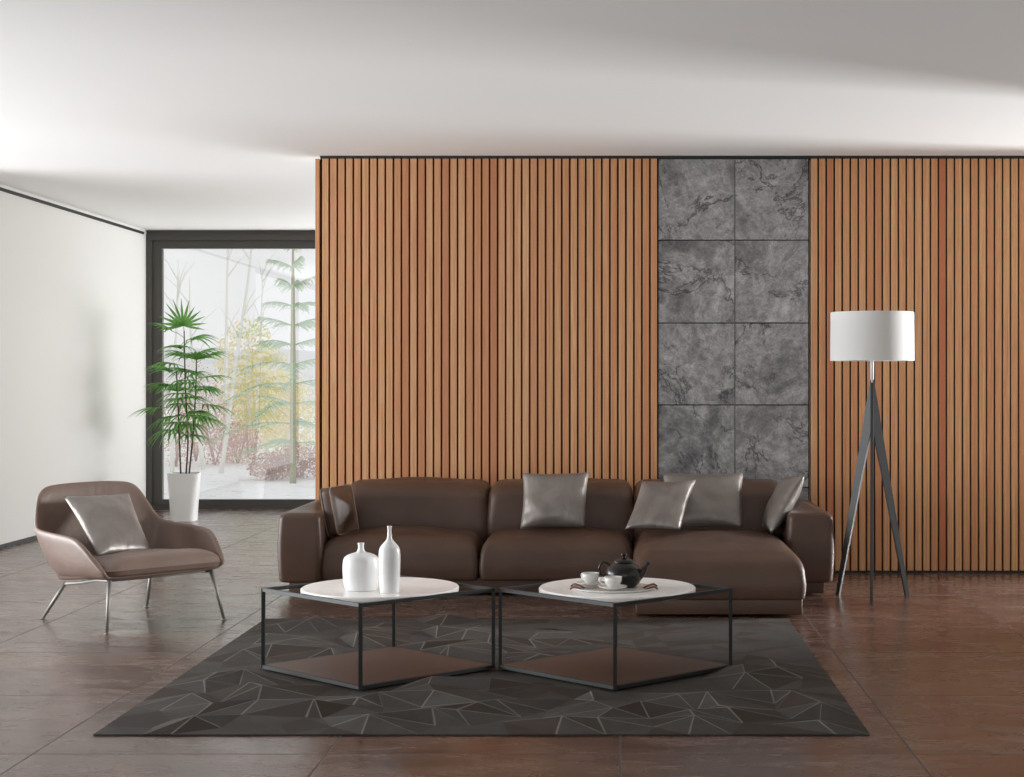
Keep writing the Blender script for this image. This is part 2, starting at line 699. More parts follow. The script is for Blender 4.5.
t = thing('stone_panel', 'dark grey stone tile wall panel between the two wood slat panels', 'wall panel')
b = bmesh.new(); box(b, .238, 1.252, YW + .03, YW + .05, .016, 2.735)
obj('backing_board', b, M_backing, t, smooth=False)
b = bmesh.new()
X0s, X1s, XM = .254, 1.244, .7585
zs = [.02, .5555, 1.1025, 1.648, 2.195, 2.722]
zs = [.016] + [H - (y - PY) * YW / F for y in (487.5, 405, 323, 240)] + [2.736]
for xa, xb in ((X0s, XM - .003), (XM + .003, X1s)):
    for za, zb in zip(zs, zs[1:]):
        tb = bmesh.new()
        box(tb, xa, xb, YW + .008, YW + .03, za + .003, zb - .003)
        bevel(tb, .002, 1)
        me = bpy.data.meshes.new('tmp'); tb.to_mesh(me); tb.free(); b.from_mesh(me); bpy.data.meshes.remove(me)
obj('stone_tiles', b, M_stone, t, smooth=False)
b = bmesh.new(); box(b, XM - .0028, XM - .0014, YW + .0075, YW + .03, .016, 2.735)  # painted highlight where the left tile edge catches light
o = obj('edge_highlight', b, M_highlight, t, smooth=False); o['label'] = 'thin pale strip painted as light on the tile edge'

# ------------------------------------------------------------------ rug
RX0, RX1, RY0, RY1 = -1.885, .895, 5.64, 8.38
b = bmesh.new()
nx, ny = 17, 19
rr = random.Random(11)
gp = {}
for i in range(nx + 1):
    for j in range(ny + 1):
        u, v = i / nx, j / ny
        e = i in (0, nx) or j in (0, ny)
        ju, jv = (0, 0) if e else (rr.uniform(-.42, .42) / nx, rr.uniform(-.42, .42) / ny)
        if e and i not in (0, nx):
            ju = rr.uniform(-.3, .3) / nx
        if e and j not in (0, ny):
            jv = rr.uniform(-.3, .3) / ny
        # the relief fades out towards the far right corner
        amt = 1 if (v < .5 or u < .45) else max(0.03, 1 - (u - .45) * 3.2 * (v - .42) * 4.2)
        z = .006 if e else .006 + amt * (0 if min(abs(RX0 + u * 2.78 + 1.056) / .68 + abs(RY0 + v * 2.74 - 6.89) / .65, abs(RX0 + u * 2.78 + .02) / .68 + abs(RY0 + v * 2.74 - 6.89) / .65) < 1 else 1) * rr.choice((.0, .001, .004, .028, .038))
        gp[i, j] = b.verts.new((RX0 + (u + ju) * (RX1 - RX0), RY0 + (v + jv) * (RY1 - RY0), z))
faces = []
for i in range(nx):
    for j in range(ny):
        q = [gp[i, j], gp[i + 1, j], gp[i + 1, j + 1], gp[i, j + 1]]
        if rr.random() < .5:
            tr_ = ((q[0], q[1], q[2]), (q[0], q[2], q[3]))
        else:
            tr_ = ((q[0], q[1], q[3]), (q[1], q[2], q[3]))
        for f in tr_:
            ff = b.faces.new(f)
            ff.material_index = 1 if rr.random() < .3 else 0
            faces.append(ff)
b.normal_update()
tilt = [f for f in faces if f.normal.z < .9965]
res = bmesh.ops.inset_individual(b, faces=tilt, thickness=.007, depth=0)
for f in res['faces']:
    z = sorted((v.co.z for v in f.verts), reverse=True)
    if z[0] > .020 and rr.random() < .85:
        f.material_index = 2
be = [e for e in b.edges if e.is_boundary]
ex = bmesh.ops.extrude_edge_only(b, edges=be)
for v in [x for x in ex['geom'] if isinstance(x, bmesh.types.BMVert)]:
    v.co.z = .0005
o = obj('rug', b, [M_rug, M_rug2, M_ridge], smooth=False)
tag(o, 'dark grey rug with faceted triangle pattern under the coffee tables', 'rug')
RUGZ = .012


# ------------------------------------------------------------------ coffee tables
def coffee_table(cx, cy, label):
    t = thing('coffee_table', label, 'coffee table', (cx, cy, 0), 0, 'black framed coffee tables')
    hw, hd, zb, zt, r = .503, .475, .0215, .365, .0075
    cor = [(-hw, 0), (0, -hd), (hw, 0), (0, hd)]
    for x, y in cor:
        b = bmesh.new(); box(b, x - r, x + r, y - r, y + r, zb - .008, zt)
        obj('leg', b, M_tblack, t, smooth=False)
    for nm, z in (('top_rail', zt - r), ('bottom_rail', zb)):
        b = bmesh.new()
        for k in range(4):
            p, q = Vector((*cor[k], z)), Vector((*cor[(k + 1) % 4], z))
            d = (q - p).normalized(); n = Vector((-d.y, d.x, 0)) * r
            vs = []
            for e in (p, q):
                for s, zz in ((1, -r), (1, r), (-1, r), (-1, -r)):
                    vs.append(b.verts.new(e + n * s + Vector((0, 0, zz))))
            for a in range(4):
                b.faces.new((vs[a], vs[(a + 1) % 4], vs[4 + (a + 1) % 4], vs[4 + a]))
            b.faces.new(vs[:4]); b.faces.new(vs[4:])
        obj(nm, b, M_tblack, t, smooth=False)
    b = bmesh.new()
    s = .975
    lo = [b.verts.new((x * s, y * s, zb - .004)) for x, y in cor]
    hi = [b.verts.new((x * s, y * s, zb + .008)) for x, y in cor]
    b.faces.new(lo); b.faces.new(hi)
    for k in range(4):
        b.faces.new((lo[k], lo[(k + 1) % 4], hi[(k + 1) % 4], hi[k]))
    o = obj('shelf', b, M_shelf, t, smooth=False); o['label'] = 'brown bottom shelf'
    b = bmesh.new()
    R, z0, z1, e = .342, zt - .018, zt + .006, .004
    lathe(b, [(0, z0), (R - e, z0), (R, z0 + e), (R, z1 - e), (R - e, z1), (0, z1)], 96)
    o = sharp(obj('table_top', b, M_marble, t)); o.location = (.008, 0, 0)
    o['label'] = 'round white marble top'
    return t


T1, T2 = (-1.056, 6.89), (-.020, 6.89)
TABZ = .371
ct = coffee_table(*T1, 'black framed coffee table holding two white vases')
t2 = dup(ct, (*T2, 0), 0, 'black framed coffee table holding the teapot and cups')


# ------------------------------------------------------------------ vases
def vase(name, x, y, prof, label):
    b = bmesh.new()
    P = bez([(r, 0, z) for r, z in prof], 5)
    pr = [(max(p.x, 0), p.z) for p in P]
    rn = pr[-1][0]
    pr += [(rn - .003, pr[-1][1] + .001), (rn - .005, pr[-1][1] - .03)]
    lathe(b, [(0, pr[0][1])] + pr + [(0, pr[-1][1] - .03)], 48)
    o = obj(name, b, M_ceramic)
    o.location = (x, y, TABZ)
    return tag(o, label, 'vase', 'white ceramic vases on the left coffee table')


p = at(361, 589, 6.78)
vase('vase', p.x, 6.78, [(.058, 0), (.066, .004), (.074, .03), (.078, .07), (.078, .112), (.070, .142), (.045, .156), (.022, .163), (.0135, .176), (.0125, .19), (.0145, .202)],
     'squat round white vase with short neck on the coffee table')
p = at(389.5, 589, 6.70)
vase('vase', p.x, 6.70, [(.036, 0), (.041, .004), (.043, .05), (.0455, .11), (.0455, .165), (.040, .192), (.024, .212), (.0125, .226), (.009, .245), (.0085, .268), (.0105, .282)],
     'tall slim white bottle vase with long neck on the coffee table')

# ------------------------------------------------------------------ tea things
p = at(614, 586, 6.80)
tx = p.x
t = thing('serving_tray', 'flat white oval tray under teapot and cups', 'tray', (tx, 6.80, TABZ))
b = bmesh.new()
prof = [(0, 0), (.90, 0), (1, .010), (.985, .0115), (.90, .004), (0, .004)]
lathe(b, prof, 56)
for v in b.verts:
    v.co.x *= .182; v.co.y *= .15
obj('tray_dish', b, M_cup, t)
for s in (-1, 1):
    for q in (-.34, .12):
        b = bmesh.new()
        tube(b, bez([(s * .128, q * .2 - .02, .006), (s * .155, q * .2 - .005, .016), (s * .172, q * .2 + .01, .018), (s * .187, q * .2 + .02, .008)], 5), .0042, 8)
        o = obj('handle', b, M_strap, t); o['label'] = 'dark brown strap at the rim'


def cup(px, Y, rz, label):
    p = at(px, 586, Y)
    sa = bmesh.new()
    lathe(sa, [(0, 0), (.028, 0), (.03, .003), (.055, .009), (.062, .013), (.061, .0145), (.052, .0115), (.03, .006), (0, .006)], 44)
    s = obj('saucer', sa, M_cup)
    s.location = (p.x, Y, TABZ + .0125)
    tag(s, 'white saucer under the cup ' + label[1], 'saucer', 'saucers on the tray')
    t = thing('teacup', 'white teacup ' + label[0], 'cup', (p.x, Y, TABZ + .019), rz, 'teacups on the tray')
    b = bmesh.new()
    lathe(b, [(0, 0), (.02, 0), (.021, .004), (.03, .014), (.0365, .030), (.0385, .047), (.037, .047), (.034, .03), (.026, .012), (0, .008)], 44)
    obj('cup_body', b, M_cup, t)
    b = bmesh.new()
    tube(b, bez([(.035, 0, .040), (.052, 0, .040), (.057, 0, .028), (.046, 0, .016), (.031, 0, .015)], 6), .0032, 8)
    obj('handle', b, M_cup, t)


cup(590.5, 6.84, PI * .75, ('on the left, by the dark strap', 'on the left'))
cup(613, 6.705, PI * .97, ('in front of the dark teapot', 'in front of the dark teapot'))

p = at(623, 580, 6.84)
t = thing('teapot', 'dark glazed round teapot with lid and spout on the tray', 'teapot', (p.x + .004, 6.85, TABZ + .006), math.radians(-18))
b = bmesh.new()
P = bez([(.048, 0, 0), (.064, 0, .012), (.079, 0, .038), (.081, 0, .06), (.072, 0, .083), (.05, 0, .1), (.042, 0, .104)], 5)
lathe(b, [(0, 0)] + [(q.x, q.z) for q in P] + [(0, .104)], 48)
obj('pot_body', b, M_tea, t)
b = bmesh.new()
P = bez([(.044, 0, .103), (.045, 0, .108), (.036, 0, .117), (.016, 0, .123), (.008, 0, .126), (.008, 0, .131), (.013, 0, .137), (.011, 0, .144)], 4)
lathe(b, [(0, .103)] + [(q.x, q.z) for q in P] + [(0, .147)], 36)
obj('lid', b, M_tea, t)
b = bmesh.new()
tube(b, bez([(.062, 0, .045), (.085, 0, .062), (.096, 0, .085), (.112, 0, .108)], 5), [.021, .020, .019, .0175, .016, .015, .014, .013, .0125, .012, .0115, .011, .0105, .010, .0095, .009], 14)
obj('spout', b, M_tea, t)
b = bmesh.new()
tube(b, bez([(-.064, 0, .09), (-.092, 0, .103), (-.112, 0, .08), (-.106, 0, .05), (-.076, 0, .038)], 6), .0055, 10)
obj('handle', b, M_tea, t)

# ------------------------------------------------------------------ sofa
t = thing('sofa', 'dark brown leather sectional sofa with chaise on its right end', 'sofa', (0, 0, 0))


def part(name, cx, cy, w, d, z0, z1, parent=t, m=M_sofa, tilt=0, **kw):
    b = bmesh.new()
    M = Matrix.Translation((cx, cy, 0)) @ Matrix.Rotation(tilt, 4, 'X')
    soft_box(b, w, d, z0, z1, M=M, **kw)
    return obj(name, b, m, parent)


SB = 10.33                                         # back of the sofa
# plinths
for x0, x1, y0, y1 in ((-1.96, .085, 9.32, 10.30), (.085, .980, 8.462, 10.30), (.975, 1.205, 9.30, 10.30)):
    b = bmesh.new(); box(b, x0, x1, y0, y1, .014, .105); bevel(b, .006, 2)
    obj('plinth', b, M_sofa, t)
for x, y in ((-1.90, 9.40), (-.80, 9.40), (.16, 8.62), (.90, 8.62), (1.12, 9.40), (-1.90, 10.2), (1.14, 10.2)):
    b = bmesh.new(); lathe(b, [(0, 0), (.022, 0), (.022, .024), (0, .024)], 20)
    sharp(obj('foot', b, M_chrome, t))
# arms
part('armrest', -1.884, 9.785, .246, 1.07, .082, .493, cr=.035, th=.038, tv=.038, br=.018, crown=.024, belly=.010)
part('armrest', 1.122, 9.785, .262, 1.07, .082, .493, cr=.035, th=.038, tv=.038, br=.018, crown=.024, belly=.010)
# seats
ys, ye = 9.275, 9.92
part('seat_cushion', -1.303, (ys + ye) / 2, .925, ye - ys, .09, .352, cr=.035, th=.17, tv=.13, br=.02, crown=.035, belly=.006, kx=.55)
part('seat_cushion', -.375, (ys + ye) / 2, .905, ye - ys, .09, .352, cr=.035, th=.17, tv=.13, br=.02, crown=.035, belly=.006, kx=.55)
o = part('chaise_cushion', .537, (8.45 + ye) / 2, .920, ye - 8.45, .09, .352, cr=.035, th=.18, tv=.13, br=.02, crown=.035, belly=.006, kx=.6)
# backs
for cx, w in ((-1.273, .90), (-.370, .902), (.560, .95)):
    part('back_cushion', cx, 10.02, w, .56, .20, .638, cr=.07, th=.17, tv=.11, br=.02, crown=.020, belly=.02, kx=.42)
# seams
for x in (-1.775,):
    b = bmesh.new()
    tube(b, bez([(x, 9.275, .16), (x, 9.262, .30), (x + .002, 9.268, .40), (x - .02, 9.30, .455)], 6), .0028, 6)
    obj('piping', b, M_piping, t)


def satin(px, thick, label, seedv, pinch=.055, crease=.004):
    b = bmesh.new()
    pillow(b, *[at(*q) for q in px], thick, pinch=pinch, seedv=seedv, crease=crease)
    o = obj('throw_pillow', b, M_satin)
    return tag(o, label, 'pillow', 'grey satin throw pillows')


satin([(520, 529, 9.50), (586, 528, 9.50), (589, 472, 9.66), (523, 473, 9.66)], .13, 'grey satin pillow alone on the middle of the sofa', 1)
satin([(664, 528, 9.44), (743, 528, 9.46), (743, 473, 9.67), (663, 473, 9.66)], .14, 'wide grey satin pillow behind the smaller tilted pillow', 2, pinch=.035)
satin([(625, 529, 9.22), (680, 530, 9.18), (696, 480, 9.47), (642, 481, 9.47)], .10, 'small tilted grey satin pillow in front of the wide one', 3)
satin([(762, 527, 9.70), (771, 534, 9.33), (805, 474, 9.42), (789, 476, 9.78)], .13, 'grey satin pillow leaning on the right armrest of the sofa', 4, crease=.009)

# brown leather cushion leaning on the left arm: box cushion with a gusset and piped edges
t = thing('leather_cushion', 'brown leather box cushion with pale piping on the left armrest', 'cushion',
          (-1.672, 9.53, .357))
Mx = Matrix.Rotation(math.radians(-15), 4, 'Z') @ Matrix.Rotation(math.radians(-11), 4, 'Y')
b = bmesh.new()
soft_box(b, .285, .31, -.036, .036, cr=.035, th=.015, tv=.015, br=.015, crown=.045, belly=.002,
         M=Mx @ Matrix.Translation((0, 0, .132)) @ Matrix.Rotation(PI / 2, 4, 'Y'))
obj('cushion_body', b, M_sofa, t)
for s in (-1, 1):
    b = bmesh.new()
    ring = [Mx @ Vector((s * .031, y, x + .132)) for x, y in rrect(.288, .313, .037)]
    tube(b, ring + ring[:2], .0034, 6, cap=False)
    obj('piping', b, M_piping, t)

# ------------------------------------------------------------------ lounge chair
t = thing('lounge_chair', 'low taupe leather lounge chair with thin metal legs', 'armchair', (-2.606, 8.39, 0), math.radians(46))
cols = [  # bottom, low, mid, high, rim for half of the shell, front of the left arm round to the middle of the back
    [(-.318, -.375, .280), (-.330, -.382, .286), (-.342, -.390, .292), (-.352, -.397, .299), (-.360, -.402, .306)],
    [(-.313, -.32, .274), (-.350, -.322, .290), (-.366, -.324, .322), (-.374, -.325, .352), (-.380, -.325, .376)],
    [(-.306, -.22, .262), (-.356, -.222, .286), (-.384, -.225, .35), (-.396, -.226, .415), (-.402, -.226, .462)],
    [(-.300, -.14, .254), (-.352, -.140, .282), (-.384, -.140, .35), (-.398, -.140, .425), (-.405, -.140, .480)],
    [(-.293, .03, .238), (-.343, .035, .272), (-.380, .04, .35), (-.398, .045, .425), (-.408, .05, .486)],
    [(-.275, .165, .224), (-.325, .185, .265), (-.364, .205, .36), (-.388, .225, .435), (-.400, .240, .492)],
    [(-.245, .215, .218), (-.295, .245, .265), (-.340, .285, .37), (-.364, .305, .45), (-.376, .318, .505)],
    [(-.210, .24, .214), (-.262, .275, .265), (-.318, .325, .40), (-.338, .352, .53), (-.346, .370, .650)],
    [(-.175, .25, .212), (-.215, .29, .265), (-.265, .345, .42), (-.288, .375, .58), (-.298, .396, .706)],
    [(-.120, .254, .210), (-.150, .296, .265), (-.185, .352, .425), (-.205, .384, .578), (-.215, .406, .718)],
]
full = cols + [[(0, .257, .21), (0, .302, .265), (0, .358, .427), (0, .392, .577), (0, .417, .724)]] + \
       [[(-x * (.90 - .12 * max(0, z - .5) / .2), y, z) for x, y, z in c] for c in cols[::-1]]
b = bmesh.new()
V = [[b.verts.new(q) for q in c] for c in full]
for A, B in zip(V, V[1:]):
    for k in range(4):
        b.faces.new((A[k], B[k], B[k + 1], A[k + 1]))
n = len(V)
for i in range(n // 2 - 1):
    b.faces.new((V[i][0], V[i + 1][0], V[n - 2 - i][0], V[n - 1 - i][0]))
k = n // 2
b.faces.new((V[k - 1][0], V[k][0], V[k + 1][0]))
o = obj('shell', b, M_chair, t)
md = o.modifiers.new('thickness', 'SOLIDIFY'); md.thickness = .030; md.offset = 0
md = o.modifiers.new('smooth', 'SUBSURF'); md.levels = 2; md.render_levels = 2
b = bmesh.new()
Mx = Matrix.Translation((0, -.078, .272)) @ Matrix.Rotation(math.radians(-6.5), 4, 'X')
soft_box(b, .705, .675, -.024, .090, cr=.08, th=.13, tv=.080, br=.028, crown=.016, belly=.003, M=Mx)
for v in b.verts:
    v.co.x *= (.92 if v.co.x > 0 else 1) * (1 - .34 * max(0, v.co.y + .12) - .03 * max(0, -.3 - v.co.y))
obj('seat_cushion', b, M_chair, t)
for sx in (-1, .9):
    b = bmesh.new()
    tube(b, bez([(sx * .305, -.345, .262), (sx * .300, -.2, .252), (sx * .275, .0, .222), (sx * .262, .2, .196)], 6), .009, 10)
    obj('side_rail', b, M_chrome, t)
    for a, c in (((sx * .305, -.345, .268), (-.335 if sx < 0 else .335, -.375, .004)), ((sx * .262, .205, .2), (-.318 if sx < 0 else .290, .350, .004))):
        b = bmesh.new()
        A, D = Vector(a), Vector(c)
        tube(b, [A, A.lerp(D, .5), D], [.0105, .010, .008], 12)
        lg = obj('leg', b, M_chrome, t)
        b = bmesh.new(); lathe(b, [(0, 0), (.015, 0), (.015, .006), (.008, .009), (0, .009)], 16, c=(c[0], c[1]))
        obj('glide', b, M_chrome, lg)
b = bmesh.new()
tube(b, [(-.30, -.33, .262), (.27, -.33, .262)], .008, 10)
tube(b, [(-.262, .2, .196), (.236, .2, .196)], .008, 10)
obj('cross_rail', b, M_chrome, t)

b = bmesh.new()
pillow(b, at(98, 557, 8.13), at(153, 553, 8.43), at(129, 493, 8.66), at(63, 496, 8.38), .12, pinch=.05, seedv=5, crease=.005)
tag(obj('throw_pillow', b, M_satin), 'grey satin pillow on the lounge chair', 'pillow', 'grey satin throw pillows')

# ------------------------------------------------------------------ floor lamp
LX, LY = 1.470, 9.19
t = thing('floor_lamp', 'tripod floor lamp with white drum shade and dark wooden legs', 'floor lamp', (LX, LY, 0))
b = bmesh.new()
R0, R1, z0, z1 = .243, .241, 1.386, 1.668
lathe(b, [(R0, z0), (R1, z1), (R1 - .003, z1), (R0 - .003, z0), (R0, z0)], 72)
bmesh.ops.remove_doubles(b, verts=b.verts[:], dist=1e-5)
sharp(obj('lamp_shade', b, M_shade, t))
b = bmesh.new(); tube(b, [(0, 0, 1.24), (0, 0, 1.50)], .0105, 14)
for k in range(3):
    a = k * 2 * PI / 3 + .4
    tube(b, [(0, 0, 1.49), (.12 * math.cos(a), .12 * math.sin(a), 1.645), (.238 * math.cos(a), .238 * math.sin(a), 1.655)], .003, 8)
obj('stem', b, M_lamppole, t)
b = bmesh.new()
lathe(b, [(0, 1.50), (.016, 1.50), (.016, 1.53), (.026, 1.56), (.03, 1.585), (.022, 1.61), (0, 1.62)], 20)
obj('bulb', b, M_cup, t)
for deg in (-100, 19, 141):
    a = math.radians(deg)
    out = [(.006, 1.278), (.030, 1.16), (.060, .99), (.110, .72), (.243, 0)]
    inn = [(.0, 1.278), (-.004, 1.16), (.002, .985), (.064, .72), (.219, 0)]
    b = bmesh.new()
    T = Matrix.Rotation(a, 4, 'Z')
    L = [[T @ Vector((r, s * .009, z)) for r, z in prof] for prof in (out, inn) for s in (-1, 1)]
    vv = [[b.verts.new(q) for q in l] for l in L]
    for i in range(4):
        b.faces.new((vv[0][i], vv[0][i + 1], vv[1][i + 1], vv[1][i]))
        b.faces.new((vv[2][i], vv[2][i + 1], vv[3][i + 1], vv[3][i]))
        b.faces.new((vv[0][i], vv[0][i + 1], vv[2][i + 1], vv[2][i]))
        b.faces.new((vv[1][i], vv[1][i + 1], vv[3][i + 1], vv[3][i]))
    for i in (0, 4):
        b.faces.new((vv[0][i], vv[1][i], vv[3][i], vv[2][i]))
    obj('leg', b, M_lampleg, t, smooth=False)

# ------------------------------------------------------------------ palm
PXc, PYc = -3.955, 14.30
t = thing('potted_palm', 'fan palm in a tall white pot by the window', 'potted plant', (PXc, PYc, 0))
b = bmesh.new()
rings = []
for k in range(13):
    u = k / 12
    w = .215 + .075 * u ** 1.3
    tw = .22 * u
    rings.append([b.verts.new((x * math.cos(tw) - y * math.sin(tw), x * math.sin(tw) + y * math.cos(tw), .432 * u)) for x, y in rrect(w, w, .055, 5, 4)])
for s, z in ((.93, .432), (.90, .40)):
    rings.append([b.verts.new((v.co.x * s, v.co.y * s, z)) for v in rings[12]])
for A, B in zip(rings, rings[1:]):
    n = len(A)
    for k in range(n):
        b.faces.new((A[k], A[(k + 1) % n], B[(k + 1) % n], B[k]))
b.faces.new(rings[0][::-1])
sharp(obj('pot', b, M_pot, t), 40)
b = bmesh.new(); lathe(b, [(0, .40), (.10, .402), (.135, .40)], 24)
obj('soil', b, M_soil, t)
stems = []
for bx, by, pts in ((-.02, 0, [(-.035, .02, .40), (-.055, .02, .9), (-.075, .02, 1.36)]),
                    (.03, .01, [(.02, -.01, .40), (.038, -.01, .75), (.012, 0, 1.2), (.0, 0, 1.72)]),
                    (.04, .03, [(.035, .03, .40), (.075, .03, .8), (.095, .04, 1.2), (.10, .05, 1.5)])):
    P = bez(pts, 8)
    b = bmesh.new(); tube(b, P, [.0085 - .003 * i / (len(P) - 1) for i in range(len(P))], 8)
    obj('cane', b, M_stem, t)
    stems.append(P)


def fan_leaf(node, az, el, pl, L, nb, spread, rr, droop=.35, face=None):
    """petiole plus a fan of narrow blades"""
    b = bmesh.new()
    o = Vector((math.cos(az) * math.cos(el), math.sin(az) * math.cos(el), math.sin(el)))
    l = Vector((-math.sin(az), math.cos(az), 0))
    hub = node + o * pl + Vector((0, 0, -pl * pl * .25))
    tube(b, [node, node.lerp(hub, .5) + Vector((0, 0, .012)), hub], .0028, 5)
    if face is not None:
        o, l = face
    up = o.cross(l)
    if up.z < 0:
        up = -up
    for k in range(nb):
        ph = math.radians(spread) * (k / (nb - 1) - .5)
        d = (o * math.cos(ph) + l * math.sin(ph)).normalized()
        side = (l * math.cos(ph) - o * math.sin(ph)).normalized()
        Lk = L * (1 - .25 * abs(2 * k / (nb - 1) - 1)) * rr.uniform(.9, 1.08)
        w = .0125 * rr.uniform(.85, 1.15)
        prev = None
        for q in range(7):
            s = q / 6
            ww = w * (min(1, .25 + s * 3) if s < .3 else 1) * (1 if s < .55 else max(.06, (1 - s) / .45))
            c = hub + d * Lk * s + Vector((0, 0, -droop * Lk * s * s)) + up * .02 * math.sin(PI * s) * (1 if face is None else 0)
            row = [b.verts.new(c - side * ww), b.verts.new(c - up * ww * .35), b.verts.new(c + side * ww)]
            if prev:
                b.faces.new((prev[0], prev[1], row[1], row[0]))
                b.faces.new((prev[1], prev[2], row[2], row[1]))
            prev = row
    obj('leaf', b, M_palm, t)


rr = random.Random(5)
top = stems[1][-1]
fan_leaf(top, -PI / 2, .9, .06, .265, 13, 200, rr, droop=.02, face=(Vector((0, -.25, 1)).normalized(), Vector((1, 0, 0))))
spec = []
for si, P in enumerate(stems):
    n = (10, 15, 12)[si]
    for k in range(n):
        f = (.42, .50, .45)[si] + (.97 - (.42, .50, .45)[si]) * k / (n - 1)
        node = P[min(len(P) - 1, int(f * (len(P) - 1)))]
        az = k * 2.4 + si * 1.1 + rr.uniform(-.3, .3)
        el = -.15 + .62 * (k / (n - 1)) + rr.uniform(-.15, .15)
        fan_leaf(node, az, el, rr.uniform(.08, .16), rr.uniform(.25, .33), rr.choice((10, 11, 12)), rr.uniform(130, 175), rr, droop=rr.uniform(.25, .5))

# ------------------------------------------------------------------ outside
M_snow = mat('snowy_ground', 'f0f0f0', .9)
g = G(M_snow)
v = g.coord()
g.base(g.ramp(g.noise(v, 5, 6, .7), [(.38, 'f4f4f6'), (.58, 'f0f0f0'), (.66, 'c9c4b4'), (.75, 'a9a390')]))
g.bump(g.noise(v, 6, 5), .8, .1)
b = bmesh.new()
NX, NY = 40, 40
gg = [[b.verts.new((-30 + 50 * i / NX, 15.69 + 45 * (j / NY) ** 1.6,
                    -.10 + (.05 * noise.noise(Vector((i * .6, j * .6, 0))) if j else 0) + max(0, j - 22) * .022)) for j in range(NY + 1)] for i in range(NX + 1)]
for i in range(NX):
    for j in range(NY):
        b.faces.new((gg[i][j], gg[i + 1][j], gg[i + 1][j + 1], gg[i][j + 1]))
obj('snowy_ground', b, M_snow, kind='structure')
M_hill = mat('misty_hillside', 'd9dbdb', 1)  # mist is put into the pale base colour
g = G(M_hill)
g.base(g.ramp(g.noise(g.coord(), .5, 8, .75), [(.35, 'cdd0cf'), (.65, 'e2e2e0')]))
b = bmesh.new()
hx = 60
hv = []
for i in range(hx + 1):
    x = -60 + 90 * i / hx
    hgt = 3.4 + 1.5 * noise.noise(Vector((x * .05, 2, 0))) + .35 * noise.noise(Vector((x * .6, 5, 0))) - .06 * (x + 20)
    hv.append([b.verts.new((x, 60 + 14 * s, -.6 + hgt * s ** .8)) for s in (0, .25, .5, .75, 1)] + [b.verts.new((x, 80, -.6))])
for A, B in zip(hv, hv[1:]):
    for k in range(5):
        b.faces.new((A[k], B[k], B[k + 1], A[k + 1]))
obj('hillside', b, M_hill, kind='structure')


def leaf_cloud(bm, c, r, n, s, rr):
    for _ in range(n):
        while True:
            q = Vector((rr.uniform(-1, 1), rr.uniform(-1, 1), rr.uniform(-1, 1)))
            if q.length < 1:
                break
        q = Vector((c[0] + q.x * r[0], c[1] + q.y * r[1], c[2] + q.z * r[2]))
        a = Vector((rr.gauss(0, 1), rr.gauss(0, 1), rr.gauss(0, 1))).normalized()
        d = a.orthogonal().normalized()
        e = a.cross(d) * s * rr.uniform(.4, .8)
        d = d * s * rr.uniform(.6, 1.2)
        bm.faces.new([bm.verts.new(q + d), bm.verts.new(q + e), bm.verts.new(q - d), bm.verts.new(q - e)])


M_pale = m_leaf('pale_thicket_twigs', 'c9bfae', 'dcd4bd', .2)  # garden leaf and bark colours are lightened to carry outdoor haze
M_bark = mat('pale_birch_bark', 'dcdcd2', .8)
M_fbark = mat('fir_bark', '8c8a58', .9)
M_fir = m_leaf('fir_needles', '7da374', 'a0bd8f', .3)
M_yel = m_leaf('yellow_autumn_leaves', 'dcc84a', 'ecdf78', .3)
M_red = m_leaf('rusty_red_leaves', 'bd7d68', 'd09a84', .3)
M_brn = m_leaf('brown_bush_leaves', '9c6350', 'b98268', .2)
rr = random.Random(21)


def root_at(px, Y):
    return Vector(((px - PX) * Y / F, Y, -.12))


for px, Y, lean, hgt, lab in ((172, 23.5, .05, 3.2, 'pale thin birch at the left edge of the window glass'),
                              (203, 24.5, -.25, 3.0, 'pale birch just right of the palm pot'),
                              (221, 23.0, .45, 4.2, 'pale birch leaning right in the middle of the window'),
                              (226, 26.0, .0, 4.5, 'straight thin birch behind the leaning birch'),
                              (255, 27.0, .1, 3.4, 'slim birch among the yellow leaves')):
    p = root_at(px, Y)
    t = thing('birch_tree', lab, 'tree', p, 0, 'birches outside the window')
    b = bmesh.new()
    P = bez([(0, 0, 0), (lean * .5, 0, hgt * .4), (lean * .9, .1, hgt * .75), (lean, .15, hgt)], 5)
    tube(b, P, [.036 - .030 * i / (len(P) - 1) for i in range(len(P))], 7)
    for k in range(9):
        q = P[4 + rr.randrange(len(P) - 5)]
        a = rr.uniform(0, 2 * PI)
        e = q + Vector((math.cos(a) * .4, math.sin(a) * .4, .45))
        tube(b, [q, q.lerp(e, .5) + Vector((0, 0, .05)), e], [.012, .008, .003], 5)
    obj('trunk', b, M_bark, t)
for px, Y, z, rx, rz, lab in ((248, 27, 1.3, .62, 1.05, 'yellow autumn tree in the middle of the window'),
                              (266, 29, .95, .7, .95, 'lower yellow autumn tree beside the fir trunk'),
                              (286, 28, .6, .6, .8, 'small yellow tree behind the fir')):
    p = root_at(px, Y)
    t = thing('yellow_tree', lab, 'tree', p, 0, 'yellow trees outside the window')
    b = bmesh.new(); tube(b, [(0, 0, 0), (.03, 0, z), (0, 0, z + rz * .8)], [.04, .03, .01], 7)
    obj('trunk', b, M_bark, t)
    b = bmesh.new(); leaf_cloud(b, (0, 0, z + .12), (rx, .5, rz), 2600, .030, rr)
    obj('foliage', b, M_yel, t)
